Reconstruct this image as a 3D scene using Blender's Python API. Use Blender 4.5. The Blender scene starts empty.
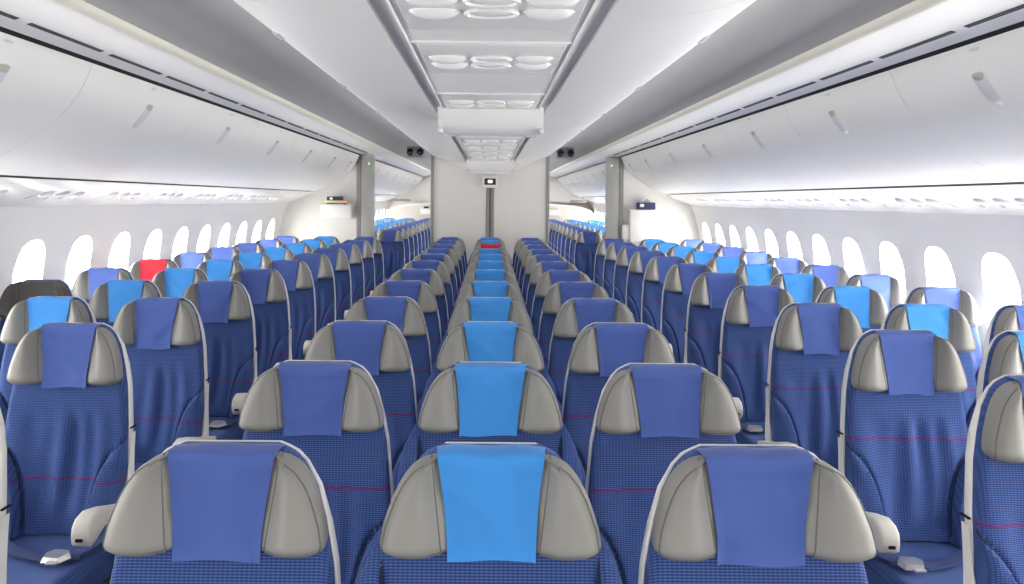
import bpy, bmesh, math, random
from mathutils import Vector, Matrix
R = random.Random(7)
C = bpy.context.scene.collection
PI = math.pi
CAMZ = 1.65

# ------------------------------------------------------------------ materials
def mat(name, col, rough=.5, metal=0.0, emit=None, estr=0.0, bump=None, var=0.0, sheen=0.0):
    m = bpy.data.materials.new(name); m.use_nodes = True
    nt = m.node_tree; b = nt.nodes['Principled BSDF']
    b.inputs['Base Color'].default_value = (*col, 1)
    b.inputs['Roughness'].default_value = rough
    b.inputs['Metallic'].default_value = metal
    if sheen:
        b.inputs['Sheen Weight'].default_value = sheen
    if emit:
        b.inputs['Emission Color'].default_value = (*emit, 1)
        b.inputs['Emission Strength'].default_value = estr
    tc = nt.nodes.new('ShaderNodeTexCoord')
    if var:
        n = nt.nodes.new('ShaderNodeTexNoise'); n.inputs['Scale'].default_value = 9
        nt.links.new(tc.outputs['Object'], n.inputs['Vector'])
        mx = nt.nodes.new('ShaderNodeMix'); mx.data_type = 'RGBA'
        mx.inputs[6].default_value = (*[c * (1 - var) for c in col], 1)
        mx.inputs[7].default_value = (*[min(1, c * (1 + var)) for c in col], 1)
        nt.links.new(n.outputs['Fac'], mx.inputs[0]); nt.links.new(mx.outputs[2], b.inputs['Base Color'])
    if bump:
        n2 = nt.nodes.new('ShaderNodeTexNoise'); n2.inputs['Scale'].default_value = bump[0]
        n2.inputs['Detail'].default_value = 3
        nt.links.new(tc.outputs['Object'], n2.inputs['Vector'])
        bp = nt.nodes.new('ShaderNodeBump'); bp.inputs['Strength'].default_value = bump[1]
        bp.inputs['Distance'].default_value = bump[2]
        nt.links.new(n2.outputs['Fac'], bp.inputs['Height']); nt.links.new(bp.outputs['Normal'], b.inputs['Normal'])
    return m

def fabric(name, dark, light, stripe_z, cx=.0088, cz=.0062):
    """woven seat cloth: navy ground with rows of small lighter dots and one thin magenta line"""
    m = bpy.data.materials.new(name); m.use_nodes = True
    nt = m.node_tree; b = nt.nodes['Principled BSDF']; N = nt.nodes.new; L = nt.links.new
    b.inputs['Roughness'].default_value = .85
    b.inputs['Sheen Weight'].default_value = .25
    b.inputs['Sheen Roughness'].default_value = .5
    b.inputs['Sheen Tint'].default_value = (.35, .5, 1, 1)
    b.inputs['Specular IOR Level'].default_value = .25
    tc = N('ShaderNodeTexCoord'); sp = N('ShaderNodeSeparateXYZ'); L(tc.outputs['Object'], sp.inputs[0])
    def math_(op, a, bb=None, c=None):
        n = N('ShaderNodeMath'); n.operation = op
        for i, v in enumerate((a, bb, c)):
            if v is None: continue
            if isinstance(v, (int, float)): n.inputs[i].default_value = v
            else: L(v, n.inputs[i])
        return n.outputs[0]
    wx = math_('SINE', math_('MULTIPLY', sp.outputs['X'], 2 * PI / cx))
    # along the cushion the rows follow y, on the back they follow z
    wz = math_('SINE', math_('MULTIPLY', math_('ADD', sp.outputs['Z'], math_('MULTIPLY', sp.outputs['Y'], .75)), 2 * PI / cz))
    p = math_('ADD', math_('MULTIPLY', wx, .5), wz)
    f = nt.nodes.new('ShaderNodeMapRange'); f.inputs[1].default_value = -.55; f.inputs[2].default_value = .75
    L(p, f.inputs[0])
    no = N('ShaderNodeTexNoise'); no.inputs['Scale'].default_value = 6; L(tc.outputs['Object'], no.inputs['Vector'])
    mx = N('ShaderNodeMix'); mx.data_type = 'RGBA'
    mx.inputs[6].default_value = (*dark, 1); mx.inputs[7].default_value = (*light, 1)
    L(f.outputs[0], mx.inputs[0])
    out = mx.outputs[2]
    if stripe_z:
        d = math_('ABSOLUTE', math_('SUBTRACT', sp.outputs['Z'], stripe_z))
        s = math_('LESS_THAN', d, .0035)
        m2 = N('ShaderNodeMix'); m2.data_type = 'RGBA'; m2.inputs[7].default_value = (.16, .025, .15, 1)
        L(s, m2.inputs[0]); L(out, m2.inputs[6]); out = m2.outputs[2]
    L(out, b.inputs['Base Color'])
    bp = N('ShaderNodeBump'); bp.inputs['Strength'].default_value = .35; bp.inputs['Distance'].default_value = .001
    L(p, bp.inputs['Height']); L(bp.outputs['Normal'], b.inputs['Normal'])
    return m

NAVY, DOT = (.020, .040, .155), (.068, .128, .35)
M = {
 'shell':   mat('white_cabin_plastic', (.80, .795, .785), .42, bump=(60, .05, .001)),
 'bin':     mat('white_bin_plastic', (.84, .84, .835), .38),
 'gloss':   mat('white_gloss_plastic', (.82, .82, .82), .22),
 'wallw':   mat('white_sidewall', (.86, .855, .85), .55),
 'ceil':    mat('grey_ceiling_panel', (.40, .40, .405), .6),  # grey base colour stands for the aisle ceiling being unlit
 'cream':   mat('cream_lip', (.80, .785, .69), .55),
 'dark':    mat('black_gap', (.004, .004, .005), 1.0),  # black for the painted gap shade, also rim joints and buttons
 'slot':    mat('charcoal_grille', (.05, .05, .06), .7),
 'groove':  mat('grey_channel', (.62, .62, .63), .6),  # recess shade put into the channel's grey colour
 'part':    mat('partition_laminate', (.72, .71, .695), .45, var=.02),
 'divider': mat('divider_laminate', (.76, .75, .735), .5),
 'post':    mat('grey_post', (.36, .36, .355), .45),
 'greytrim':mat('grey_edge_trim', (.25, .25, .25), .4),
 'darktrim':mat('dark_edge_trim', (.10, .105, .10), .4),
 'carpet':  mat('dark_carpet', (.045, .05, .075), .95, bump=(300, .3, .003)),
 'leather': mat('grey_leatherette', (.262, .258, .244), .55, bump=(260, .12, .001), var=.05),
 'leatherd':mat('dark_grey_leatherette', (.085, .082, .075), .7, bump=(260, .12, .001), var=.05),
 'seam':    mat('dark_grey_piping', (.15, .145, .135), .7),
 'crease':  mat('navy_crease', (.012, .018, .05), .9),  # near-black navy paints the shade in the bolster crease
 'royal':   mat('royal_blue_cloth', (.060, .113, .395), .8, bump=(420, .25, .0008), var=.07, sheen=.15),
 'light':   mat('light_blue_cloth', (.043, .285, .76), .8, bump=(420, .25, .0008), var=.06, sheen=.15),
 'red':     mat('red_cloth', (.66, .02, .045), .8, bump=(420, .25, .0008), var=.06),
 'trim':    mat('cream_shell_plastic', (.86, .85, .81), .35),
 'arm':     mat('ivory_armrest_plastic', (.78, .75, .69), .32),
 'frame':   mat('dark_seat_frame', (.06, .06, .065), .5),
 'belt':    mat('navy_belt_webbing', (.05, .075, .20), .6),
 'metal':   mat('brushed_buckle', (.72, .70, .68), .3, .7),
 'cushion': fabric('seat_cushion_weave', NAVY, DOT, None),
 'back_r':  fabric('seat_back_weave_high_line', NAVY, DOT, .815),
 'back_l':  fabric('seat_back_weave_low_line', NAVY, DOT, .655),
 'back_c':  fabric('seat_back_weave_mid_line', NAVY, DOT, .855),
 'paneL':   mat('bright_daylight_pane', (1, 1, 1), .3, emit=(1, .965, .91), estr=21.0),
 'paneR':   mat('sunlit_daylight_pane', (1, 1, 1), .3, emit=(1, .965, .91), estr=31.0),
 'screen':  mat('dark_sign_screen', (.03, .022, .015), .25),
 'glyph':   mat('lit_sign_glyph', (.9, .85, .75), .4, emit=(1, .9, .78), estr=.8),
 'led':     mat('green_indicator', (.1, .6, .2), .4, emit=(.25, 1, .35), estr=1.6),
 'latch':   mat('grey_latch', (.66, .66, .70), .35),
 'latchd':  mat('olive_grey_latch', (.46, .46, .42), .4),
 'lens':    mat('black_lens', (.01, .012, .012), .12),
 'fixture': mat('grey_fixture', (.30, .32, .33), .4),
 'beige':   mat('beige_monument', (.64, .61, .56), .5),
 'green':   mat('pale_green_cover', (.62, .70, .42), .6),
 'pink':    mat('salmon_cover', (.75, .42, .34), .6),
 'brown':   mat('brown_cover', (.22, .12, .09), .6),
 'navyp':   mat('navy_pouch', (.02, .03, .12), .6),
 'whitep':  mat('white_paper', (.85, .85, .84), .6),
 'black':   mat('black_case', (.02, .02, .025), .5),
}

# ------------------------------------------------------------------ mesh helpers
def me(name, verts, faces, smooth=True):
    m = bpy.data.meshes.new(name); m.from_pydata([tuple(v) for v in verts], [], faces); m.update()
    bm = bmesh.new(); bm.from_mesh(m); bmesh.ops.recalc_face_normals(bm, faces=bm.faces); bm.to_mesh(m); bm.free()
    for p in m.polygons: p.use_smooth = smooth
    if smooth and hasattr(m, 'set_sharp_from_angle'): m.set_sharp_from_angle(angle=math.radians(50))
    return m

class MB:
    def __init__(s): s.v = []; s.f = []
    def add(s, verts, faces):
        o = len(s.v); s.v += [tuple(v) for v in verts]; s.f += [[i + o for i in f] for f in faces]; return s
    def box(s, a, b, bev=0.0, seg=2):
        bm = bmesh.new(); bmesh.ops.create_cube(bm, size=1)
        c = [(a[i] + b[i]) / 2 for i in range(3)]; d = [abs(b[i] - a[i]) for i in range(3)]
        for v in bm.verts: v.co = Vector((c[0] + v.co.x * d[0], c[1] + v.co.y * d[1], c[2] + v.co.z * d[2]))
        if bev: bmesh.ops.bevel(bm, geom=bm.edges[:], offset=bev, segments=seg, affect='EDGES', profile=.5)
        bm.verts.index_update()
        s.add([v.co for v in bm.verts], [[v.index for v in f.verts] for f in bm.faces]); bm.free(); return s
    def prism(s, poly, y0, y1):                    # poly in (x, z), swept along y
        n = len(poly)
        s.add([(p[0], y0, p[1]) for p in poly] + [(p[0], y1, p[1]) for p in poly],
              [list(range(n)), list(range(n, 2 * n))] + [[i, (i + 1) % n, n + (i + 1) % n, n + i] for i in range(n)]); return s
    def xprism(s, poly, x0, x1):                   # poly in (y, z), swept along x
        n = len(poly)
        s.add([(x0, p[0], p[1]) for p in poly] + [(x1, p[0], p[1]) for p in poly],
              [list(range(n)), list(range(n, 2 * n))] + [[i, (i + 1) % n, n + (i + 1) % n, n + i] for i in range(n)]); return s
    def tube(s, pts, r, n=8):
        rings = []
        pts = [Vector(p) for p in pts]
        for i, p in enumerate(pts):
            t = (pts[min(i + 1, len(pts) - 1)] - pts[max(i - 1, 0)]).normalized()
            a = t.cross(Vector((0, 0, 1)) if abs(t.z) < .9 else Vector((0, 1, 0))).normalized(); b = t.cross(a)
            rings.append([p + (a * math.cos(2 * PI * k / n) + b * math.sin(2 * PI * k / n)) * r for k in range(n)])
        v = [q for g in rings for q in g]; f = []
        for i in range(len(rings) - 1):
            for k in range(n): f.append([i * n + k, i * n + (k + 1) % n, (i + 1) * n + (k + 1) % n, (i + 1) * n + k])
        f += [list(range(n)), list(range((len(rings) - 1) * n, len(rings) * n))]
        s.add(v, f); return s
    def oval(s, c, ax, ay, rx, ry, n=24, dome=0.0, rings=4):   # a shallow oval disc in the plane of unit vectors ax, ay, domed along their normal
        c, ax, ay = Vector(c), Vector(ax).normalized(), Vector(ay).normalized(); nz = ax.cross(ay)
        v = [c + nz * dome]; f = []
        for r in range(1, rings + 1):
            t = r / rings; h = dome * math.sqrt(max(0, 1 - t * t))
            for k in range(n):
                a = 2 * PI * k / n; v.append(c + ax * (rx * t * math.cos(a)) + ay * (ry * t * math.sin(a)) + nz * h)
        for k in range(n): f.append([0, 1 + k, 1 + (k + 1) % n])
        for r in range(rings - 1):
            for k in range(n):
                a = 1 + r * n; b = 1 + (r + 1) * n
                f.append([a + k, b + k, b + (k + 1) % n, a + (k + 1) % n])
        v0 = len(v); v += [c + ax * (rx * math.cos(2 * PI * k / n)) + ay * (ry * math.sin(2 * PI * k / n)) - nz * .004 for k in range(n)]
        o = 1 + (rings - 1) * n
        for k in range(n): f.append([o + k, v0 + k, v0 + (k + 1) % n, o + (k + 1) % n])
        f.append([v0 + k for k in range(n)])
        s.add(v, f); return s
    def ringoval(s, c, ax, ay, rx, ry, r, n=28):
        c, ax, ay = Vector(c), Vector(ax).normalized(), Vector(ay).normalized()
        nz = ax.cross(ay); v = []; f = []; q = 6
        for k in range(n):
            a = 2 * PI * k / n; d = ax * (math.cos(a)) + ay * (math.sin(a))
            p = c + ax * (rx * math.cos(a)) + ay * (ry * math.sin(a))
            for j in range(q):
                b = 2 * PI * j / q; v.append(p + d * r * math.cos(b) + nz * r * math.sin(b))
        for k in range(n):
            for j in range(q): f.append([k * q + j, k * q + (j + 1) % q, ((k + 1) % n) * q + (j + 1) % q, ((k + 1) % n) * q + j])
        s.add(v, f); return s
    def mesh(s, name, smooth=True): return me(name, s.v, s.f, smooth)

def link(name, mesh, m, parent=None, label=None):
    o = bpy.data.objects.new(name, mesh); C.objects.link(o)
    if m is not None:
        if not mesh.materials: mesh.materials.append(m)
        if mesh.materials[0] is not m:
            o.material_slots[0].link = 'OBJECT'; o.material_slots[0].material = m
    if parent: o.parent = parent
    if label: o['label'] = label
    return o
def tag(o, label, cat, group=None):
    o['label'] = label; o['category'] = cat
    if group: o['group'] = group
    return o
def thing(name, label, cat, loc=(0, 0, 0), group=None):
    o = bpy.data.objects.new(name, None); C.objects.link(o); o.location = loc
    return tag(o, label, cat, group)
def struct(name, mesh, m, parent=None):
    o = link(name, mesh, m, parent)
    if not parent: o['kind'] = 'structure'
    return o
def lerp_tab(tab, t):
    if t <= tab[0][0]: return tab[0][1]
    for (a, x), (b, y) in zip(tab, tab[1:]):
        if t <= b: return x + (y - x) * (t - a) / (b - a)
    return tab[-1][1]
def smooth(t): t = max(0, min(1, t)); return t * t * (3 - 2 * t)

# ------------------------------------------------------------------ seat geometry (local: floor point under the top of the back, -y faces the camera)
ZT = 1.19
NARROW = [(0, .090), (.006, .106), (.016, .126), (.035, .145), (.08, .170), (.15, .190), (.22, .205), (.35, .219), (.5, .227), (.8, .229)]
WIDE   = [(0, .092), (.006, .110), (.016, .128), (.035, .144), (.08, .166), (.13, .190), (.17, .214), (.22, .240), (.28, .255), (.34, .258), (.42, .252), (.50, .238), (.58, .230), (.8, .226)]
def tilt(z): return -(ZT - z) * .17
BOL = [(.30, .24), (.395, .226), (.42, .206), (.445, .183), (.475, .163), (.515, .145), (.58, .127), (.65, .118), (.72, .114)]
BOW = [(.15, .20), (.30, .198), (.5, .18), (.7, .13)]
def back_mesh(tab, wide):
    zs = [.47 + (ZT - .47) * (1 - (1 - i / 70) ** 1.25) for i in range(71)]
    nu = 84; v = []; f = []; rows = []
    for z in zs:
        t = ZT - z; B = lerp_tab(tab, t); row = []
        for j in range(nu + 1):
            u = -1 + 2 * j / nu; u = math.copysign(abs(u) ** .85, u); x = u * B
            e = (B - abs(x)); edge = .022 * (1 - math.sqrt(max(0, 1 - (1 - min(1, e / .024)) ** 2)))
            top = .026 * (1 - math.sqrt(max(0, 1 - (1 - min(1, t / .028)) ** 2)))
            y = tilt(z) + edge + top
            if wide: xb = lerp_tab(BOW, t); h = .020 * smooth((t - .16) / .10)
            else:    xb = lerp_tab(BOL, t); h = .044 * smooth((t - .36) / .12)
            d = abs(x) - xb
            if h > 0:
                if d > 0: y -= h * smooth(d / .012 + .15) * (1 - .35 * smooth((d - .03) / .06))
                y += .012 * math.exp(-(d / .006) ** 2) * min(1, h / .02)
            if abs(x) < xb:     # long soft folds down the middle panel
                k = smooth((t - .27) / .12) * smooth((xb - abs(x)) / .03)
                y += .0088 * k * smooth((.72 - t) / .1) * (math.sin(x * 78 + 1.6 * math.sin(z * 6 + x * 9)) * (.55 + .45 * math.sin(x * 17 + 1)) + .7 * math.sin(x * 41 + 2 + z * 4))
                y += .012 * k * (1 - (x / max(xb, .01)) ** 2)
            row.append(len(v)); v.append((x, y, z))
        rows.append(row)
    for a, b in zip(rows, rows[1:]):
        for j in range(nu): f.append([a[j], a[j + 1], b[j + 1], b[j]])
    # rear face
    loop = rows[0][:] + [r[-1] for r in rows[1:]] + rows[-1][-2::-1] + [r[0] for r in rows[-2:0:-1]]
    o = len(v)
    for i in loop: x, y, z = v[i]; v.append((x * .99, tilt(z) + .042, z))
    n = len(loop)
    for i in range(n): f.append([loop[i], loop[(i + 1) % n], o + (i + 1) % n, o + i])
    f.append([o + i for i in range(n)])
    return me('backrest', v, f)
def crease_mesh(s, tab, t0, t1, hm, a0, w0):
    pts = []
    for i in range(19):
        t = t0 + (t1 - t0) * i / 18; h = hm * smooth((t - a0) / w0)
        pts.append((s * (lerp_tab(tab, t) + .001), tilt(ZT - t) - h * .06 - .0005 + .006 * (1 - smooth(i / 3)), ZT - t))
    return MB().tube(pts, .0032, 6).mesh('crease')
def outline(tab, grow, zlow, up):
    pts = []
    ts = [0, .006, .016, .035, .055, .08, .11, .15, .19, .22, .28, .35, .42, .5, .6, ZT - zlow]
    for t in ts: pts.append((lerp_tab(tab, t) + grow, ZT + up * max(0, 1 - t / .1) - t))
    return pts
def shell_mesh():
    R_ = outline(NARROW, .0015, .62, .0005); L_ = [(-x, z) for x, z in R_]
    top = [(x, z) for x, z in reversed(R_)] + L_      # bottom right up over to bottom left
    v = []; f = []; n = len(top)
    prof = [(-.006, .1), (-.002, 0), (.001, .12), (.001, .75), (-.005, .95), (-.03, 1)]   # inset, share of the rim's depth
    for (g, q) in prof:
        for (x, z) in top:
            s = 1 if x > 0 else -1
            dep = .008 + .034 * smooth((ZT - z - .01) / .16)
            v.append((x + s * g * (1 if abs(x) > .11 else .4), tilt(z) + .040 + dep * q, z + (g if z > 1.1 else 0)))
    for p in range(len(prof) - 1):
        for i in range(n - 1): f.append([p * n + i, p * n + i + 1, (p + 1) * n + i + 1, (p + 1) * n + i])
    f.append([(len(prof) - 1) * n + i for i in range(n)])
    f.append([i for i in range(n)])
    for e in (0, n - 1): f.append([p * n + e for p in range(len(prof))])
    f.append([0, n - 1, (len(prof) - 1) * n + n - 1, (len(prof) - 1) * n])
    return me('back_shell', v, f)
def lower_rim_mesh(s):
    pts = [(.80, .2275, .060, .0012, .019), (.74, .2282, .060, .002, .020), (.68, .230, .056, .004, .023), (.62, .234, .048, .007, .028), (.54, .238, .034, .009, .033), (.45, .240, .016, .010, .036), (.36, .240, .0, .010, .036)]
    v = []; f = []
    for z, x, d, hx, hy in pts:
        y = tilt(z) + d
        for a, b in ((-hx, -hy * .8), (hx * .5, -hy), (hx, -hy * .7), (hx, hy), (-hx, hy)): v.append((s * x + s * a, y + b, z))
    for i in range(len(pts) - 1):
        for k in range(5): f.append([i * 5 + k, i * 5 + (k + 1) % 5, (i + 1) * 5 + (k + 1) % 5, (i + 1) * 5 + k])
    f += [list(range(5)), [len(v) - 5 + k for k in range(5)]]
    return me('lower_rim', v, f)
HZ0, HZ1 = 1.018, 1.185
HW = [(0, .183), (.05, .197), (.12, .201), (.3, .196), (.45, .188), (.61, .178), (.75, .166), (.87, .150), (.94, .133), (.98, .117), (1, .100)]
def seamx(v): return .088 + .022 * v
def hdepth(x, v):
    """forward bulge of the headrest's front surface over its base plane"""
    W = lerp_tab(HW, v); xs = seamx(v) * (.80 + .18 * max(0, min(1, v)))
    d = .014
    a = abs(x)
    if a > xs: q = min(1, (a - xs) / max(.02, W - xs)); d += .050 * math.sin(PI * .5 * min(1, q / .55)) ** 1.2 - .012 * max(0, (q - .55) / .45) ** 2
    e = min(1, (W - a) / .030); d *= (.42 + .58 * math.sqrt(max(0, 1 - (1 - e) ** 2))) if e < 1 else 1
    q = min(1, v / .14); d *= .35 + .65 * math.sqrt(max(0, 1 - (1 - q) ** 2))
    q = min(1, (1 - v) / .16); d *= .45 + .55 * math.sqrt(max(0, 1 - (1 - q) ** 2))
    return d
def hpoint(x, v, off=0): 
    z = HZ0 + (HZ1 - HZ0) * v
    return (x, tilt(z) - hdepth(x, v) - .010 - off, z)
def headrest_mesh():
    nv, nu = 26, 44; v = []; f = []; rows = []
    for i in range(nv + 1):
        t = i / nv; t = t + .0 ; W = lerp_tab(HW, t); row = []
        for j in range(nu + 1):
            u = -1 + 2 * j / nu; u = math.copysign(1 - (1 - abs(u)) ** 1.35, u)
            p = hpoint(u * W, t)
            row.append(len(v)); v.append(p)
        rows.append(row)
    for a, b in zip(rows, rows[1:]):
        for j in range(nu): f.append([a[j], a[j + 1], b[j + 1], b[j]])
    loop = rows[0][:] + [r[-1] for r in rows[1:]] + rows[-1][-2::-1] + [r[0] for r in rows[-2:0:-1]]
    o = len(v); n = len(loop)
    for i in loop: x, y, z = v[i]; v.append((x * .985, tilt(z) + .002, z))
    for i in range(n): f.append([loop[i], loop[(i + 1) % n], o + (i + 1) % n, o + i])
    f.append([o + i for i in range(n)])
    return me('headrest', v, f)
def seam_mesh(s):
    mb = MB(); mb.tube([hpoint(s * seamx(v), v, .0006) for v in [i / 22 for i in range(23)]], .0014, 6)
    return mb.mesh('panel_seam')
def piping_mesh(s):
    mb = MB(); pts = []
    for i in range(8): pts.append(hpoint(s * (seamx(.05) + (.182 - seamx(.05)) * i / 7), .02, .0005))
    for i in range(1, 26):
        v = .02 + .93 * i / 25; W = lerp_tab(HW, v); pts.append(hpoint(s * (W - .007), v, .0005))
    mb.tube(pts, .0018, 6); return mb.mesh('piping')
def cloth_mesh(seed):
    r = random.Random(seed); ph = [r.uniform(0, 6) for _ in range(6)]; nu, nf = 18, 30; rows = []; v = []; f = []
    last = []; sk = r.uniform(-.006, .006); hang = r.uniform(-.002, .006)
    for i in range(nf + 9):
        row = []
        if i <= nf:
            t = i / nf; vv = -.06 - hang / .2 + (1.0 + .06 + hang / .2) * t
        for j in range(nu + 1):
            u = -1 + 2 * j / nu
            if i <= nf:
                w = .080 + .019 * max(0, vv) ** 1.6; x = u * w + sk * (1 - t)
                vc = max(.17, min(vv, .84)); z = HZ0 + (HZ1 - HZ0) * vv
                y = tilt(z) - .010 - hdepth(x, vc)
                y -= .0068 + .0022 * (math.sin(u * 2.2 + ph[0] + t * 3) + math.sin(u * 4.5 + ph[1] - t * 5) * .5) * (1 - .6 * t)
                y -= .0035 * math.exp(-((t - .5 + .25 * math.sin(u * 1.5 + ph[2])) / .12) ** 2)
                if vv > .84:
                    q = (vv - .84) / .16; yy = tilt(z) - .010 - max(hdepth(x, vv), hdepth(x * .9, vv), hdepth(x * .9, vv - .05)) - .0085
                    y = min(y + .016 * q * q, yy)
                    if i == nf: last = last + [y] if j else [y]
                z += .002 * math.sin(u * 3 + ph[3]) * (1 - t)
            else:
                k = (i - nf) / 8; w = .099 + .005 * k; x = u * w
                y0 = last[j]
                y = y0 + (0.030 - y0) * k; z = HZ1 + .003 + .006 * math.sin(PI * min(1, k * .8)) - .004 * k * abs(u) ** 3
                z += .0014 * math.sin(u * 5 + ph[4])
            row.append(len(v)); v.append((x, y, z))
        rows.append(row)
    n1 = len(v)
    for x, y, z in v[:]: v.append((x, y + .0028, z - (.0028 if z > HZ1 else 0)))
    for a, b in zip(rows, rows[1:]):
        for j in range(nu):
            q = [a[j], a[j + 1], b[j + 1], b[j]]; f.append(q); f.append([n1 + k for k in reversed(q)])
    loop = rows[0][:] + [q[-1] for q in rows[1:]] + rows[-1][-2::-1] + [q[0] for q in rows[-2:0:-1]]
    n = len(loop)
    for i in range(n): f.append([loop[i], loop[(i + 1) % n], n1 + loop[(i + 1) % n], n1 + loop[i]])
    return me('headrest_cloth', v, f)
def hem_mesh():
    mb = MB(); mb.box((-.081, -.055 + tilt(.972), .9695), (.081, -.0505 + tilt(.972), .9725), .001, 1); return mb.mesh('hem')
def cushion_mesh():
    nu, nv = 24, 24; v = []; f = []; rows = []
    for i in range(nv + 1):
        t = i / nv; row = []
        for j in range(nu + 1):
            u = -1 + 2 * j / nu; x = u * .226
            e = .226 - abs(x); drop = .04 * (1 - math.sqrt(max(0, 1 - (1 - min(1, e / .045)) ** 2)))
            y = -.10 - .52 * t; q = max(0, (t - .86) / .14)
            z = .462 + .016 * t - .055 * (1 - math.sqrt(max(0, 1 - q * q))) - drop - .010 * (1 - u * u) * math.sin(PI * min(1, t * 1.1))
            row.append(len(v)); v.append((x, y, z))
        rows.append(row)
    for a, b in zip(rows, rows[1:]):
        for j in range(nu): f.append([a[j], a[j + 1], b[j + 1], b[j]])
    loop = rows[0][:] + [q[-1] for q in rows[1:]] + rows[-1][-2::-1] + [q[0] for q in rows[-2:0:-1]]
    o = len(v); n = len(loop)
    for i in loop: v.append((v[i][0], v[i][1], .355))
    for i in range(n): f.append([loop[i], loop[(i + 1) % n], o + (i + 1) % n, o + i])
    f.append([o + i for i in range(n)])
    return me('seat_cushion', v, f)
ARMX = .262
def armrest_mesh(s):
    cx, hw = (s * ARMX, .029) if abs(s) == 1 else (s / 2 * .2495, .0145)
    x0, x1 = cx - hw, cx + hw
    poly = [(-.06, .575), (-.20, .608), (-.32, .645), (-.40, .662), (-.442, .654), (-.466, .634), (-.472, .604), (-.466, .577), (-.445, .564), (-.41, .572), (-.35, .594), (-.25, .576), (-.15, .545), (-.06, .522)]
    bm = bmesh.new()
    a = [bm.verts.new((x0, p[0], p[1])) for p in poly]; b = [bm.verts.new((x1, p[0], p[1])) for p in poly]; n = len(poly)
    bm.faces.new(a); bm.faces.new(b)
    for i in range(n): bm.faces.new((a[i], a[(i + 1) % n], b[(i + 1) % n], b[i]))
    bmesh.ops.recalc_face_normals(bm, faces=bm.faces)
    cap = [e for e in bm.edges if abs(e.verts[0].co.x - e.verts[1].co.x) < 1e-5]
    bmesh.ops.bevel(bm, geom=cap, offset=.010, segments=3, affect='EDGES', profile=.5)
    m = bpy.data.meshes.new('armrest'); bm.to_mesh(m); bm.free()
    for p in m.polygons: p.use_smooth = True
    m.set_sharp_from_angle(angle=math.radians(45))
    return m
def button_mesh(s):
    cx = s * ARMX if abs(s) == 1 else s / 2 * .2495
    return MB().box((cx - .011, -.4765, .590), (cx + .011, -.467, .600), .002, 1).mesh('button')
def frame_mesh():
    mb = MB(); mb.box((-.225, -.55, .31), (.225, -.12, .352), .008); return mb.mesh('seat_pan')
def leg_mesh(y): return MB().box((-.19, y - .02, .005), (-.15, y + .02, .32), .006).box((-.20, y - .03, 0), (-.14, y + .03, .012), .003, 1).mesh('leg')
def belt_mesh(s, cx):
    # webbing lying on the cushion from the hip corner to the middle
    e = s * .215 - cx; pts = [(cx + e, -.115, .53), (cx + e * .9, -.16, .486), (cx + e * .68, -.24, .482), (cx + e * .4, -.30, .480), (cx + (.04 if e > 0 else -.04), -.335, .478)]
    v = []; f = []
    for i, p in enumerate(pts):
        a = Vector(pts[min(i + 1, 4)]) - Vector(pts[max(i - 1, 0)]); a.z = 0; a.normalize(); d = Vector((-a.y, a.x, 0)) * .023
        tw = .3 * math.sin(i * 1.1)
        for q in (-1, 1): v.append(Vector(p) + d * q + Vector((0, 0, tw * .01 * q))); v.append(Vector(p) + d * q + Vector((0, 0, tw * .01 * q - .003)))
    for i in range(4):
        o = i * 4; e = o + 4
        f += [[o, o + 2, e + 2, e], [o + 1, e + 1, e + 3, o + 3], [o, e, e + 1, o + 1], [o + 2, o + 3, e + 3, e + 2]]
    f += [[0, 1, 3, 2], [16, 18, 19, 17]]
    return me('seat_belt', v, f)
def buckle_mesh():
    mb = MB(); mb.add([(-.040, -.375, .478), (.020, -.380, .478), (.040, -.335, .478), (.024, -.305, .478), (-.030, -.300, .478), (-.046, -.335, .478),
                       (-.034, -.370, .494), (.016, -.374, .494), (.033, -.335, .496), (.019, -.310, .494), (-.026, -.306, .494), (-.040, -.335, .496)],
                      [[0, 1, 2, 3, 4, 5], [6, 7, 8, 9, 10, 11]] + [[i, (i + 1) % 6, 6 + (i + 1) % 6, 6 + i] for i in range(6)])
    mb.box((-.016, -.392, .478), (.020, -.372, .486), .002, 1)
    return mb.mesh('buckle', False)
def joint_mesh(s):
    z = .82; return MB().box((s * .2275 - .0035, tilt(z) + .039, z - .0022), (s * .2275 + .0032, tilt(z) + .081, z + .0022)).mesh('rim_joint')

ME = dict(back=back_mesh(NARROW, False), wide=back_mesh(WIDE, True), shell=shell_mesh(), rim={s: lower_rim_mesh(s) for s in (-1, 1)},
          head=headrest_mesh(), seam={s: seam_mesh(s) for s in (-1, 1)}, pipe={s: piping_mesh(s) for s in (-1, 1)},
          cloth=[cloth_mesh(k) for k in range(6)], cushion=cushion_mesh(), arm={s: armrest_mesh(s) for s in (-2, -1, 1, 2)},
          button={s: button_mesh(s) for s in (-2, -1, 1, 2)}, pan=frame_mesh(), leg={y: leg_mesh(y) for y in (-.16, -.50)},
          belt={(s, c): belt_mesh(s, c * .13) for s in (-1, 1) for c in (-1, 1)}, buckle=buckle_mesh(), joint={s: joint_mesh(s) for s in (-1, 1)}, crease={(s, w): (crease_mesh(s, BOW, .18, .60, .020, .16, .10) if w else crease_mesh(s, BOL, .385, .70, .044, .36, .12)) for s in (-1, 1) for w in (False, True)})
CLOTHNAME = {'royal': 'royal blue', 'light': 'light blue', 'red': 'red'}
nseat = 0
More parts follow.
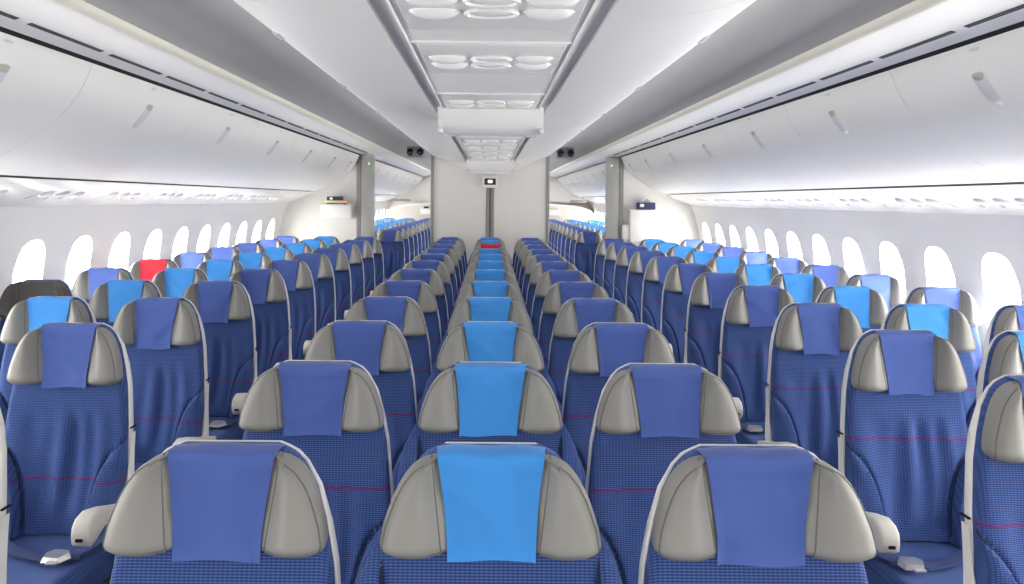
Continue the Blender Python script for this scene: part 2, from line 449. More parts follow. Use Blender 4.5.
def make_seat(x, y, cover, label, group, kind, arms, detail, wide=False, hs=1.0):
    global nseat
    nseat += 1
    t = thing('airline_seat', label, 'seat', (x, y, -.010), group)
    bk = link('backrest', ME['wide' if wide else 'back'], M[{'l': 'back_l', 'r': 'back_r', 'c': 'back_c'}[kind]], t)
    if detail > 0:
        for s in (-1, 1): link('crease', ME['crease'][s, wide], M['crease'], bk)  # dark tube laid in the fold to draw its shade
    sh = link('back_shell', ME['shell'], M['trim'], t)
    if wide: sh.scale.x = .93
    if detail > 0:
        for s in (-1, 1):
            link('rim_joint', ME['joint'][s], M['dark'], sh)
            if s in arms and not wide: link('lower_rim', ME['rim'][s], M['trim'], sh)
    h = link('headrest', ME['head'], M['leather' if cover else 'leatherd'], t, None if cover else 'dark grey headrest without a cloth')
    if hs != 1: h.scale.z = hs; h.location.z = HZ1 * (1 - hs); h.location.y = -.17 * HZ1 * (hs - 1) * 0
    if detail > 0:
        for s in (-1, 1):
            link('panel_seam', ME['seam'][s], M['seam'], h); link('piping', ME['pipe'][s], M['seam'], h)
    if cover:
        link('headrest_cloth', ME['cloth'][nseat % 6], M[cover], h, CLOTHNAME[cover] + ' headrest cloth')
    link('seat_cushion', ME['cushion'], M['cushion'], t)
    link('seat_pan', ME['pan'], M['frame'], t)
    for yy in (-.16, -.50): link('leg', ME['leg'][yy], M['frame'], t)
    for s in arms:
        a = link('armrest', ME['arm'][s], M['arm'], t)
        if detail > 0: link('release_button', ME['button'][s], M['dark'], a)
    if detail > 1:
        for s in (-1, 1): b = link('seat_belt', ME['belt'][s, 1 if kind == 'l' else -1], M['belt'], t)
        q = link('buckle', ME['buckle'], M['metal'], b, 'silver metal buckle'); q.location = (.13 if kind == 'l' else -.13, 0, .004)
    return t

ORD = 'nearest second third fourth fifth sixth seventh eighth ninth tenth eleventh twelfth'.split()
def ordw(i): return ORD[0] + ' seat' if i == 0 else ORD[i] + ' seat from the near end'
# centre block: three columns, twelve rows
for k in range(12):
    y = 1.56 + .8 * k; det = 2 if k < 0 else (1 if k < 5 else 0)
    for c, (x, nm, arms) in enumerate(((-.491, 'left-hand column', (-1,)), (.006, 'middle column', (-2, 2)), (.501, 'right-hand column', (1,)))):
        cov = ('red' if k == 9 else 'light') if c == 1 else 'royal'
        make_seat(x, y, cov, f'blue seat with {CLOTHNAME[cov]} headrest cloth, {nm} of the centre block, {ordw(k)}'
                  .replace(' from the near end', ' along'), 'seats of the centre block', 'c', arms, det, wide=(c == 1))
# side blocks
def side(s, word, starts, kind):
    for col, (x, first, nm) in enumerate(((1.515, 2, 'aisle column'), (2.015, starts[0], 'middle column'), (2.515, starts[1], 'window column'))):
        n = 0
        for k in range(first, 13):
            y = 2.24 + .8 * (k - 2)
            cov = ('royal', 'light', 'royal')[col]
            if s < 0 and col == 2 and k == 7: cov = 'red'
            if s < 0 and col == 2 and k == 5: cov = None
            arms = (-s, 2 * s) if col == 0 else (2 * s,)
            if col == 2: arms = ()
            lk = 'bare dark grey headrest' if cov is None else f'{CLOTHNAME[cov]} headrest cloth'
            make_seat(s * x - ((.010, .005, .0)[col] if s < 0 else 0), y, cov, f'blue seat with {lk}, {nm} by the {word} windows, {ordw(n)}'.replace(' from the near end', ' along'),
                      f'seats of the {word} window block', kind, arms, 2 if (col == 0 and k < 6) else (1 if k < 7 else 0), hs=1.19)
            n += 1
side(-1, 'left', (4, 5), 'l')
side(1, 'right', (3, 4), 'r')
# the cabin beyond the partitions
for s, word in ((-1, 'left'), (1, 'right')):
    for col, (x, first, nm) in enumerate(((1.515, 0, 'aisle column'), (2.015, 1, 'middle column'), (2.51, 5, 'window column'))):
        for n, k in enumerate(range(first, 11)):
            y = 12.65 + .8 * k
            make_seat(s * x, y, ('royal', 'light', 'light')[col],
                      f'far-cabin blue seat beyond the {word} grey post, {nm}, {ordw(n)}'.replace(' from the near end', ' along'),
                      f'far cabin seats beyond the {word} post', 'c', (), 0)

# ------------------------------------------------------------------ cabin shell
Y0, Y1 = -.35, 22.4
WALL = [(0, 2.72), (.3, 2.765), (.5, 2.785), (.9, 2.795), (1.2, 2.775), (1.45, 2.72), (1.61, 2.655), (1.9, 2.60), (2.2, 2.45), (2.46, 2.2)]
def wx(z): return lerp_tab(WALL, z)
struct('floor', MB().box((-2.75, Y0, -.06), (2.75, Y1, -.010)).mesh('floor'), M['carpet'])
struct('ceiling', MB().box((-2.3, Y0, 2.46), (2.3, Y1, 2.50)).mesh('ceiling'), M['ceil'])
WZ, WRX, WRZ = 1.125, .162, .262
def holept(a, k=1.0):
    e = .72
    return (math.copysign(abs(math.cos(a)) ** e, math.cos(a)) * WRX * k, math.copysign(abs(math.sin(a)) ** e, math.sin(a)) * WRZ * k)
def rectpt(a, hw, zlo, zhi):
    c, s_ = math.cos(a), math.sin(a)
    t = min(hw / abs(c) if abs(c) > 1e-6 else 1e9, ((zhi - WZ) / s_ if s_ > 1e-6 else ((zlo - WZ) / s_ if s_ < -1e-6 else 1e9)))
    return (c * t, s_ * t)
PITCH = .608
def build_wall(s, side_name, yc0, pane):
    mb = MB(); hw = PITCH / 2; zlo, zhi = .62, 1.60
    n0 = int(math.floor((yc0 - Y0) / PITCH)); ys = [yc0 + PITCH * i for i in range(-n0, 60) if yc0 + PITCH * (i + .5) < Y1]
    corners = [math.atan2(zhi - WZ, hw), math.atan2(zhi - WZ, -hw), math.atan2(zlo - WZ, -hw), math.atan2(zlo - WZ, hw)]
    angs = sorted({round(a % (2 * PI), 6) for a in [2 * PI * k / 44 for k in range(44)] + corners}); n = len(angs)
    wins = []
    for yc in ys:
        door_zone = 10.8 < yc < 11.9
        if not door_zone:
            rings = 5; v = []; f = []
            for r in range(rings + 1):
                t = (r / rings) ** .9
                for a in angs:
                    h = holept(a); q = rectpt(a, hw, zlo, zhi)
                    yy, zz = h[0] + (q[0] - h[0]) * t, WZ + h[1] + (q[1] - h[1]) * t
                    v.append((s * wx(zz), yc + yy, zz))
            for r in range(rings):
                for k in range(n): f.append([r * n + k, r * n + (k + 1) % n, (r + 1) * n + (k + 1) % n, (r + 1) * n + k])
            mb.add(v, f); wins.append(yc); za = [zlo, zhi]
        def strip(z0, z1):
            m = 8
            v = [(s * wx(z0 + (z1 - z0) * i / m), y, z0 + (z1 - z0) * i / m) for y in (yc - hw, yc + hw) for i in range(m + 1)]
            mb.add(v, [[i, i + 1, m + 2 + i, m + 1 + i] for i in range(m)])
        strip(0, zlo); strip(zhi, 2.46)
        if door_zone: strip(zlo, zhi)
    # close the short remainders at both ends
    for a, b in ((Y0, ys[0] - hw), (ys[-1] + hw, Y1)):
        if b - a > .005:
            m = 20; v = [(s * wx(2.46 * i / m), y, 2.46 * i / m) for y in (a, b) for i in range(m + 1)]
            mb.add(v, [[i, i + 1, m + 2 + i, m + 1 + i] for i in range(m)])
    me_ = mb.mesh('wall_' + side_name)
    struct('wall_' + side_name, me_, M['wallw'])
    return wins
win_no = 0
for s, nm, y0, pane in ((-1, 'left', 5.00, 'paneL'), (1, 'right', 4.50, 'paneR')):
    wins = build_wall(s, nm, y0, pane)
    A = [2 * PI * k / 44 for k in range(44)]; n = 44; v = []; f = []
    steps = [(1.0, 0), (1.0, .004), (.97, .02), (.90, .05), (.86, .085)]
    for sc, dx in steps:
        for a in A:
            h = holept(a, sc); z = WZ + h[1]; v.append((s * (wx(z) + dx), h[0], z - WZ))
    for r in range(len(steps) - 1):
        for k in range(n): f.append([r * n + k, r * n + (k + 1) % n, (r + 1) * n + (k + 1) % n, (r + 1) * n + k])
    frame_m = me('window_frame', v, f)
    pv = [(s * (wx(WZ + holept(a, .86)[1]) + dx), holept(a, .865)[0], holept(a, .865)[1]) for dx in (.080, .090) for a in A]
    pane_m = me('window_pane', pv, [list(range(n)), list(range(n, 2 * n))] + [[i, (i + 1) % n, n + (i + 1) % n, n + i] for i in range(n)])
    for yc in wins:
        if yc < 1.5 and yc < 0: continue
        win_no += 1
        w = struct(f'window_{win_no}', frame_m, M['gloss']); w.location = (0, yc, WZ)
        shut = s < 0 and 4.2 < yc < 4.9
        link('window_blind' if shut else 'window_pane', pane_m, M['shell' if shut else pane], w)
    # unseen windows behind the camera, their panes glow to add light
    for yc in wins:
        if yc < 0:
            win_no += 1
            w = struct(f'window_{win_no}', frame_m, M['gloss']); w.location = (0, yc, WZ); link('window_pane', pane_m, M[pane], w)
struct('wall_far', MB().box((-2.75, Y1, 0), (2.75, Y1 + .05, 2.46)).mesh('wall_far'), M['divider'])

# ------------------------------------------------------------------ ceilings, valances
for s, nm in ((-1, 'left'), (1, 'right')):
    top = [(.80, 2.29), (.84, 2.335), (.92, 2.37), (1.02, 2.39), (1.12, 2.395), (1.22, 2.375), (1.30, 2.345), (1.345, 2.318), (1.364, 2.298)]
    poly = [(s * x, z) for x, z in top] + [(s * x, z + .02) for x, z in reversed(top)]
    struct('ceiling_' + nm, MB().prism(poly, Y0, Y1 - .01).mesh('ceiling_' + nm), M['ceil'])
    # white valance carrying the long dark air slots
    poly = [(s * x, z) for x, z in [(1.382, 2.335), (1.372, 2.30), (1.385, 2.282), (1.40, 2.278), (1.50, 2.268), (1.60, 2.250), (1.66, 2.236), (1.682, 2.231), (1.688, 2.238), (1.66, 2.30), (1.40, 2.345)]]
    va = struct('trim_valance_' + nm, MB().prism(poly, Y0, 21.2).mesh('valance'), M['bin'])
    lip = [(s * x, z) for x, z in [(1.371, 2.336), (1.3595, 2.30), (1.372, 2.275), (1.392, 2.2695), (1.394, 2.278), (1.382, 2.285), (1.374, 2.30), (1.382, 2.336)]]
    link('lip', MB().prism(lip, Y0, 21.2).mesh('lip'), M['cream'], va, 'cream edge strip')
    sl = [(s * x, z) for x, z in [(1.594, 2.2490), (1.612, 2.2448), (1.613, 2.2490), (1.595, 2.2530)]]
    slot = MB().prism(sl, 0, .538).mesh('air_slot')
    y = -.195
    while y < 10.6:
        o = link('air_slot', slot, M['slot'], va, 'long charcoal air slot'); o.location = (0, y + .0, 0); y += .615
    gap = [(s * x, z) for x, z in [(1.684, 2.2345), (1.726, 2.2265), (1.735, 2.26), (1.69, 2.26)]]
    link('shadow_gap', MB().prism(gap, Y0, 10.9).mesh('shadow_gap'), M['dark'], va, 'black gap above the bins')  # solid black strip stands in for the shade inside the gap

# ------------------------------------------------------------------ outboard overhead bins
def curve_pts(n=22):
    P = [(1.722, 2.226), (1.752, 2.155), (1.786, 2.09), (1.85, 2.012), (1.936, 1.940), (2.02, 1.880), (2.11, 1.826), (2.20, 1.784), (2.29, 1.748)]
    out = []
    for i in range(len(P) - 1):
        p0, p1, p2, p3 = P[max(i - 1, 0)], P[i], P[i + 1], P[min(i + 2, len(P) - 1)]
        for k in range(4):
            t = k / 4
            out.append(tuple(.5 * (2 * p1[a] + (p2[a] - p0[a]) * t + (2 * p0[a] - 5 * p1[a] + 4 * p2[a] - p3[a]) * t * t + (3 * p1[a] - p0[a] - 3 * p2[a] + p3[a]) * t ** 3) for a in (0, 1)))
    return out + [P[-1]]
CP = curve_pts()
def cp_at(t):
    i = t * (len(CP) - 1); a = int(min(i, len(CP) - 2)); u = i - a
    p = Vector((CP[a][0] + (CP[a + 1][0] - CP[a][0]) * u, CP[a][1] + (CP[a + 1][1] - CP[a][1]) * u))
    d = Vector((CP[a + 1][0] - CP[a][0], CP[a + 1][1] - CP[a][1])).normalized()
    return p, d
def offset_curve(d):
    out = []
    for i in range(len(CP)):
        a = Vector(CP[max(i - 1, 0)]); b = Vector(CP[min(i + 1, len(CP) - 1)]); t = (b - a).normalized()
        nrm = Vector((-t.y, t.x))     # outward from the aisle, towards the hull
        if nrm.x < 0: nrm = -nrm
        out.append((CP[i][0] + nrm.x * d, CP[i][1] + nrm.y * d))
    return out
def bin_door_mesh(s, L_):
    fr, bk = CP, offset_curve(.035)
    poly = [(s * x, z) for x, z in fr] + [(s * x, z) for x, z in reversed(bk)]
    return MB().prism(poly, .002, L_ - .002).mesh('door')
def bin_body_mesh(s, L_):
    fr = offset_curve(.010)[1:-1]
    poly = [(s * x, z) for x, z in fr] + [(s * x, z) for x, z in [(2.33, 1.77), (2.56, 1.80), (2.55, 2.0), (2.40, 2.25), (1.78, 2.25)]]
    return MB().prism(poly, .0, L_).mesh('bin_body')
def latch_mesh(s, t0, t1, w, h, yc):
    mb = MB(); v = []; f = []; n = 12
    for i in range(n + 1):
        t = t0 + (t1 - t0) * i / n; p, d = cp_at(t); nr = Vector((-d.y, d.x)); nr = nr if nr.x > 0 else -nr
        ww = w * math.sqrt(max(.02, 1 - (abs(2 * i / n - 1)) ** 4))
        for k, (a, hh) in enumerate(((-1, -.002), (-.8, h), (.8, h), (1, -.002))):
            v.append((s * (p.x - nr.x * hh), yc + a * ww, p.y - nr.y * hh))
    for i in range(n):
        for k in range(3): f.append([i * 4 + k, i * 4 + k + 1, (i + 1) * 4 + k + 1, (i + 1) * 4 + k])
    f += [[0, 1, 2, 3], [n * 4 + k for k in range(4)]]
    return me('latch', v, f)
def bins(s, word, spans, far=False):
    cache = {}
    for i, (a, b) in enumerate(spans):
        L_ = b - a; key = round(L_, 3)
        if key not in cache:
            cache[key] = (bin_body_mesh(s, L_), bin_door_mesh(s, L_), latch_mesh(s, .175, .38, .042, .004, L_ / 2 + .07), latch_mesh(s, .175, .23, .036, .0055, L_ / 2 + .07),
                          latch_mesh(s, .035, .055, .038, .0012, L_ / 2 + .03))
        bo, do, la, lt, pl = cache[key]
        pos = ('nearest of its row', 'second along', 'third along', 'fourth along', 'fifth along', 'sixth along', 'seventh along', 'last before the partition')[i] if not far else \
              ('first beyond the post', 'second beyond the post', 'third beyond the post', 'fourth beyond the post', 'fifth beyond the post', 'sixth beyond the post', 'last before the curved cabinet')[i]
        t = thing('overhead_bin', f'white curved overhead bin above the {word} windows, {pos}', 'overhead bin', (0, a, 0), f'{word} overhead bins' + (' of the far cabin' if far else ''))
        link('bin_body', bo, M['bin'], t)
        d = link('door', do, M['bin'], t)
        lt_ = link('latch', la, M['latch'], d, 'small oval grey latch'); link('latch_button', lt, M['latchd'], lt_)
        link('row_plate', pl, M['latch'], d, 'small light grey plate')
SP = [(1.01, 2.30), (2.30, 3.59), (3.59, 4.88), (4.88, 6.17), (6.17, 7.46), (7.46, 8.75), (8.75, 10.04), (10.04, 10.93)]
FS = [(12.41, 13.70), (13.70, 14.99), (14.99, 16.28), (16.28, 17.57), (17.57, 18.86), (18.86, 20.15), (20.15, 21.2)]
for s, w in ((-1, 'left'), (1, 'right')):
    bins(s, w, SP); bins(s, w, FS, True)
    # white service rail between bin and sidewall, with a black strip painted as the shade line above it
    P = [(2.314, 1.737), (2.38, 1.702), (2.46, 1.668), (2.54, 1.640), (2.60, 1.618), (2.652, 1.592), (2.668, 1.60), (2.62, 1.76), (2.318, 1.76)]
    for a, b, nm in ((Y0, 10.93, 'trim_service_' + w), (12.41, 21.2, 'trim_service_far_' + w)):
        ra = struct(nm, MB().prism([(s * x, z) for x, z in P], a, b).mesh('service_rail'), M['gloss'])
        Q = [(2.290, 1.7485), (2.316, 1.7375), (2.318, 1.765), (2.294, 1.77)]
        link('shadow_gap', MB().prism([(s * x, z) for x, z in Q], a, b - .3).mesh('shadow_gap'), M['dark'], ra, 'black gap under the bins')
    ax = Vector((s * .20, 0, -.082)).normalized(); ay = Vector((0, 1, 0))
    for k in range(10):
        y = 2.4 + .8 * k
        u = thing('passenger_service_unit', f'white moulded reading-light and vent panel under the {w} bins, {ordw(k).replace("seat", "one")}', 'light panel', (0, y, 0), f'service panels under the {w} bins')
        nrm = Vector((s * .082, 0, .20)).normalized()    # up out of the rail
        c = Vector((s * 2.475, 0, 1.6645)); dn = -nrm
        pl = MB(); q = [(.085, .26), (-.085, .26), (-.085, -.26), (.085, -.26)]
        vs = [c + ax * a + ay * b + dn * h for h in (-.001, .002) for a, b in q]
        pl.add(vs, [[0, 1, 2, 3], [4, 5, 6, 7]] + [[i, (i + 1) % 4, 4 + (i + 1) % 4, 4 + i] for i in range(4)])
        link('panel', pl.mesh('panel', False), M['gloss'], u)
        for b in (-.17, 0, .17):
            a1, a2 = (ax, ay) if ax.cross(ay).dot(dn) > 0 else (ay, ax)
            link('reading_light', MB().oval(c + ay * b + dn * .002, a1, a2, .045 if a1 is ax else .06, .06 if a1 is ax else .045, 20, .014).mesh('reading_light'), M['gloss'], u)
            link('air_nozzle', MB().ringoval(c + ax * .055 + ay * (b + .085) + dn * .003, a1, a2, .016, .016, .004, 14).mesh('air_nozzle'), M['gloss'], u)

# ------------------------------------------------------------------ centre bins and the strip between them
cs = [(.318, 2.152), (.36, 2.148), (.45, 2.154), (.56, 2.172), (.66, 2.196), (.73, 2.218), (.768, 2.236), (.782, 2.252), (.786, 2.275), (.80, 2.31), (.74, 2.40), (.40, 2.40), (.318, 2.30)]
CSP = [(1.01, 2.30), (2.30, 3.59), (3.59, 4.88), (4.88, 6.17), (6.17, 7.46), (7.46, 8.75), (8.75, 10.04), (10.04, 10.97)]
for s, w in ((-1, 'left'), (1, 'right')):
    cache = {}
    for i, (a, b) in enumerate(CSP):
        L_ = b - a; key = round(L_, 3)
        if key not in cache:
            cache[key] = (MB().prism([(s * x, z) for x, z in cs], .0025, L_ - .0025).mesh('centre_bin'),
                          MB().box((s * .752 - .012, L_ / 2 - .05, 2.222), (s * .752 + .012, L_ / 2 + .05, 2.2335), .003, 1).mesh('latch'))
        pos = ('nearest in view', 'second along', 'third along', 'fourth along', 'fifth along', 'sixth along', 'seventh along', 'last before the partition')[i]
        t = thing('center_bin', f'white flat-bottomed centre overhead bin on the {w} of the lamp strip, {pos}', 'overhead bin', (0, a, 0), f'centre bins {w} of the strip')
        link('bin_body', cache[key][0], M['bin'], t); link('latch', cache[key][1], M['latch'], t)
struct('trim_channel', MB().box((-.33, -.3, 2.165), (.33, 10.97, 2.20)).mesh('trim_channel'), M['groove'])
st = struct('trim_strip', MB().prism([(-.255, 2.166), (-.255, 2.146), (-.25, 2.140), (.25, 2.140), (.255, 2.146), (.255, 2.166)], -.3, 10.97).mesh('trim_strip'), M['bin'])
for s in (-1, 1): link('edge_bead', MB().box((s * .2575 - .0035, -.3, 2.134), (s * .2575 + .0035, 10.97, 2.165), .002, 1).mesh('edge_bead'), M['gloss'], st)
psu_y = [1.30, 2.06, 2.88, 4.12, 5.9, 6.75, 7.6, 8.5, 9.4]
for k, y in enumerate(psu_y):
    t = thing('ceiling_service_panel', f'glossy white reading-light panel in the centre ceiling strip, {ordw(k).replace("seat", "panel")}', 'light panel', (0, y, 2.140), 'light panels of the centre ceiling strip')
    link('panel', MB().box((-.235, -.30, -.008), (.235, .30, .0005), .006).mesh('panel'), M['gloss'], t)
    X, Yv = Vector((0, 1, 0)), Vector((1, 0, 0))
    for r_ in (-.07, .06):
        for xx in (-.145, .145):
            link('reading_light', MB().oval((xx, r_, -.008), X, Yv, .035, .068, 24, .022).mesh('reading_light'), M['gloss'], t)
        link('reading_light', MB().oval((0, r_, -.008), X, Yv, .040, .062, 24, .012).ringoval((0, r_, -.014), X, Yv, .045, .066, .006, 28).mesh('reading_light'), M['gloss'], t)
    link('speaker_ring', MB().ringoval((0, r_ - .06, -.010), X, Yv, .026, .034, .0045, 20).mesh('speaker_ring'), M['latch'], t)
    for dy in (-.315,):
        link('joint_rib', MB().box((-.25, dy - .008, -.007), (.25, dy + .008, .001), .003, 1).mesh('joint_rib'), M['gloss'], t)
for y, L_, w, lab in ((4.44, .75, .285, 'large white housing dropping from the centre ceiling strip, the nearer of two'), (10.40, .5, .30, 'small white housing dropping from the ceiling strip in front of the partition')):
    t = thing('ceiling_housing', lab, 'ceiling housing', (0, y, 2.14))
    poly = [(0, .02), (0, -.012), (.02, -.055), (.05, -.095), (.10, -.122), (.16, -.128), (L_ - .08, -.10), (L_, -.02), (L_, .02)]
    bm = bmesh.new()
    a = [bm.verts.new((-w, p[0], p[1])) for p in poly]; b = [bm.verts.new((w, p[0], p[1])) for p in poly]; n = len(poly)
    bm.faces.new(a); bm.faces.new(b)
    for i in range(n): bm.faces.new((a[i], a[(i + 1) % n], b[(i + 1) % n], b[i]))
    bmesh.ops.recalc_face_normals(bm, faces=bm.faces)
    bmesh.ops.bevel(bm, geom=[e for e in bm.edges if abs(e.verts[0].co.x - e.verts[1].co.x) < 1e-5], offset=.012, segments=2, affect='EDGES')
    m = bpy.data.meshes.new('housing'); bm.to_mesh(m); bm.free()
    for p in m.polygons: p.use_smooth = True
    m.set_sharp_from_angle(angle=math.radians(40))
    link('housing', m, M['gloss'], t)
    for s in (-1, 1): link('clip', MB().box((s * (w - .01) - .012, .04, -.128), (s * (w - .01) + .012, .10, -.10), .004, 1).mesh('clip'), M['latch'], t)

# ------------------------------------------------------------------ partitions
PY = 11.0
def wallpoly(x0, z1):
    return [(x0, 0)] + [(wx(z), z) for z in (0, .3, .5, .7, .9, 1.05, 1.2, 1.45, 1.61, 1.9, 2.2)] + [(x0, z1)]
pc = struct('wall_partition', MB().box((-.745, PY, 0), (.745, PY + .05, 2.42)).mesh('wall_partition'), M['part'])
for s in (-1, 1): link('edge_trim', MB().box((s * .765 - .022, PY - .02, 0), (s * .765 + .022, PY + .07, 2.40), .006).mesh('edge_trim'), M['greytrim'], pc)
for s in (-1, 1): link('center_strip', MB().box((s * .033 - .020, PY - .010, 0), (s * .033 + .020, PY + .002, 1.94), .003, 1).mesh('center_strip'), M['greytrim'], pc)
link('center_gap', MB().box((-.013, PY - .005, 0), (.013, PY + .002, 1.94)).mesh('center_gap'), M['darktrim'], pc)
# curved white header where the centre bins meet the partition
hp = [(-.785, 2.245), (-.70, 2.215), (-.58, 2.165), (-.45, 2.10), (-.34, 2.045), (-.25, 2.012), (0, 1.995), (.25, 2.012), (.34, 2.045), (.45, 2.10), (.58, 2.165), (.70, 2.215), (.785, 2.245), (.74, 2.40), (-.74, 2.40)]
struct('trim_header', MB().prism(hp, 10.955, 10.995).mesh('trim_header'), M['bin'])
t = thing('lit_sign', 'small white box with a dark lit display at the top of the partition', 'sign', (0, 10.94, 1.885))
link('casing', MB().box((-.098, -.035, -.075), (.098, .012, .085), .012, 3).mesh('casing'), M['gloss'], t)
link('screen', MB().box((-.075, -.041, -.035), (.075, -.034, .048), .004, 1).mesh('screen'), M['screen'], t)
link('lit_symbol', MB().box((-.030, -.044, -.012), (.030, -.040, .028), .003, 1).mesh('lit_symbol'), M['glyph'], t)
for s, w in ((-1, 'left'), (1, 'right')):
    poly = [(s * x, z) for x, z in wallpoly(1.74, 2.23)]
    struct('wall_divider_' + w, MB().prism(poly, PY, PY + .05).mesh('wall_divider'), M['divider'])
    po = struct('trim_post_' + w, MB().box((s * 1.54, PY - .05, 0), (s * 1.70, PY + .10, 2.235), .012).mesh('trim_post'), M['post'])
    link('post_edge', MB().box((s * 1.70, PY - .035, 0), (s * 1.765, PY + .08, 2.235), .008).mesh('post_edge'), M['greytrim'], po)
    link('indicator', MB().box((s * 1.60 - .009, PY - .056, 2.105), (s * 1.60 + .009, PY - .048, 2.128), .003, 1).mesh('indicator'), M['led'], po)
    # ceiling fixture with two black lenses
    t = thing('ceiling_fixture', f'grey ceiling fixture with two round black lenses above the {w} aisle', 'ceiling fixture', (s * 1.05, 11.6, 2.30), 'aisle ceiling fixtures')
    link('casing', MB().box((-.12, -.03, -.06), (.12, .05, .085), .025, 3).mesh('casing'), M['fixture'], t)
    for q in (-1, 1):
        link('lens', MB().oval((q * .07, -.032, .012), (1, 0, 0), (0, 0, 1), .048, .05, 24, .012).mesh('lens'), M['lens'], t)
# wall pockets on the dividers and what lies on them
t = thing('wall_pocket', 'white literature box on the divider by the left windows', 'wall box', (-2.02, 10.995, 1.385))
link('box', MB().box((-.20, -.15, 0), (.20, 0, .185), .012).mesh('box'), M['whitep'], t)
link('rim', MB().box((-.205, -.155, .18), (.205, .0, .192), .004, 1).mesh('rim'), M['gloss'], t)
tag(link('magazine', MB().box((-2.14, 10.87, 1.577), (-1.90, 10.97, 1.597), .004, 1).mesh('magazine'), M['brown']), 'brown booklet lying flat on the wall box', 'booklet')
tag(link('magazine', MB().box((-2.17, 10.86, 1.597), (-1.99, 10.97, 1.627), .004, 1).mesh('magazine'), M['green']), 'pale green booklet on top of the brown one', 'booklet')
tag(link('magazine', MB().box((-1.985, 10.86, 1.597), (-1.87, 10.97, 1.627), .004, 1).mesh('magazine'), M['pink']), 'salmon pink booklet beside the pale green one', 'booklet')
t = thing('small_case', 'small black case with a white spot lying on the booklets', 'case', (-2.04, 10.92, 1.627))
link('case_body', MB().box((-.10, -.05, 0), (.10, .05, .05), .008).mesh('case_body'), M['black'], t)
link('white_spot', MB().oval((-.04, -.051, .025), (1, 0, 0), (0, 0, 1), .022, .016, 16, .004).mesh('white_spot'), M['whitep'], t)
t = thing('wall_pocket', 'tall white box on the divider by the right windows', 'wall box', (2.02, 10.995, 1.12))
link('box', MB().box((-.19, -.16, .0), (.19, 0, .42), .012).mesh('box'), M['whitep'], t)
link('side_ledge', MB().box((-.28, -.12, .02), (-.185, 0, .22), .02, 3).mesh('side_ledge'), M['whitep'], t)
t = thing('navy_pouch', 'navy blue pouch with a white loop standing on the tall white wall box', 'pouch', (2.05, 10.92, 1.541))
link('pouch_body', MB().box((-.12, -.05, 0), (.12, .05, .095), .015, 3).mesh('pouch_body'), M['navyp'], t)
link('tag', MB().box((-.085, -.055, .035), (-.035, -.049, .075), .002, 1).mesh('tag'), M['whitep'], t)
link('loop', MB().tube([(-.06, 0, .088), (-.02, 0, .145), (.0, 0, .16), (.02, 0, .145), (.08, 0, .088)], .010, 8).mesh('loop'), M['whitep'], t)

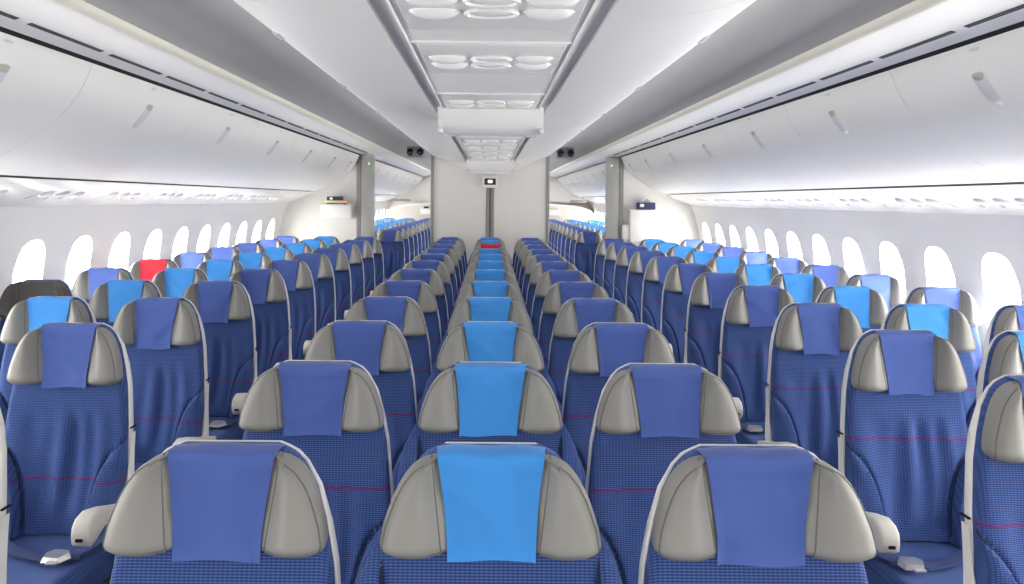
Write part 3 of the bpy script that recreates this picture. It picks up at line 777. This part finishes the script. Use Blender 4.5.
# far monuments behind the far cabin
for s, w in ((-1, 'left'), (1, 'right')):
    pts = [(1.0, 0), (2.70, 0), (2.70, 1.30), (2.60, 1.40), (2.40, 1.475), (2.1, 1.53), (1.75, 1.56), (1.4, 1.57), (1.0, 1.57)]
    t = thing('cabin_monument', f'beige curved-top cabinet closing the far cabin beyond the {w} post', 'cabinet', (0, 21.3, 0), 'far cabin cabinets')
    link('cabinet_body', MB().prism([(s * x, z) for x, z in pts], 0, .5).mesh('cabinet_body'), M['beige'], t)
    rim = [(x, z) for x, z in pts[2:]] + [(x, z - .05) for x, z in reversed(pts[2:])]
    link('top_rim', MB().prism([(s * x, z) for x, z in rim], -.03, .0).mesh('top_rim'), M['bin'], t)
    link('box', MB().box((s * 1.55 - .22, -.12, 1.27), (s * 1.55 + .22, 0, 1.42), .01).mesh('box'), M['whitep'], t)
    if s < 0:
        for q in (-.08, .10): link('grip', MB().box((-1.55 + q - .06, -.09, 1.421), (-1.55 + q + .06, -.03, 1.47), .01).mesh('grip'), M['black'], t)
    struct('wall_bulkhead_' + w, MB().prism([(s * x, z) for x, z in [(1.0, 1.60), (2.5, 1.60), (2.45, 2.2), (2.2, 2.42), (1.0, 2.42)]], 21.5, 21.55).mesh('wall_bulkhead'), M['divider'])
    tag(link('wall_monitor', MB().box((s * 2.05, 21.22, 1.60), (s * 2.45, 21.28, 1.66), .008).mesh('wall_monitor'), M['greytrim']), f'dark slim panel above the curved cabinet beyond the {w} post', 'panel', 'far cabin slim panels')  # dark slab drawn where a gap lies above the cabinet

# ------------------------------------------------------------------ light
w = bpy.data.worlds.new('World'); bpy.context.scene.world = w; w.use_nodes = True
w.node_tree.nodes['Background'].inputs[0].default_value = (1, .975, .94, 1)
w.node_tree.nodes['Background'].inputs[1].default_value = 1.1
def area(name, loc, size, power, rot=(0, 0, 0), col=(1, .98, .95), spread=PI):
    L = bpy.data.lights.new(name, 'AREA'); L.shape = 'RECTANGLE'; L.size, L.size_y = size; L.energy = power; L.color = col; L.spread = spread
    o = bpy.data.objects.new(name, L); C.objects.link(o); o.location = loc; o.rotation_euler = rot
    return o
for s, nm in ((-1, 'left'), (1, 'right')):
    area('doorway_light_' + nm, (s * 2.6, 11.7, 1.7), (.5, .5), 6, (0, s * PI / 2, 0))  # added fill lamp, not a fitting of the cabin
    area('far_ceiling_light_' + nm, (s * 1.1, 17.5, 2.37), (.2, 7.0), 22)  # long lamp added to brighten the far cabin, no real fitting

# ------------------------------------------------------------------ camera
cam = bpy.data.cameras.new('camera'); co = bpy.data.objects.new('camera', cam); C.objects.link(co)
cam.sensor_width = 36; cam.lens = 830 * 36 / 1024
cam.shift_x = (512 - 490) / 1024; cam.shift_y = -(292 - 200) / 1024
cam.clip_start = .02; cam.clip_end = 100
co.matrix_world = Matrix.Translation((0, 0, CAMZ)) @ Matrix.Rotation(PI / 2, 4, 'X') @ Matrix.Rotation(.0085, 4, 'Z')
sc = bpy.context.scene; sc.camera = co
sc.view_settings.view_transform = 'Standard'; sc.view_settings.look = 'None'
sc.view_settings.gamma = 1; sc.view_settings.use_curve_mapping = False
sc.view_settings.exposure = 0.32
sc.cycles.max_bounces = 10; sc.cycles.diffuse_bounces = 6
sc.cycles.use_denoising = True
sc.cycles.sample_clamp_indirect = 6
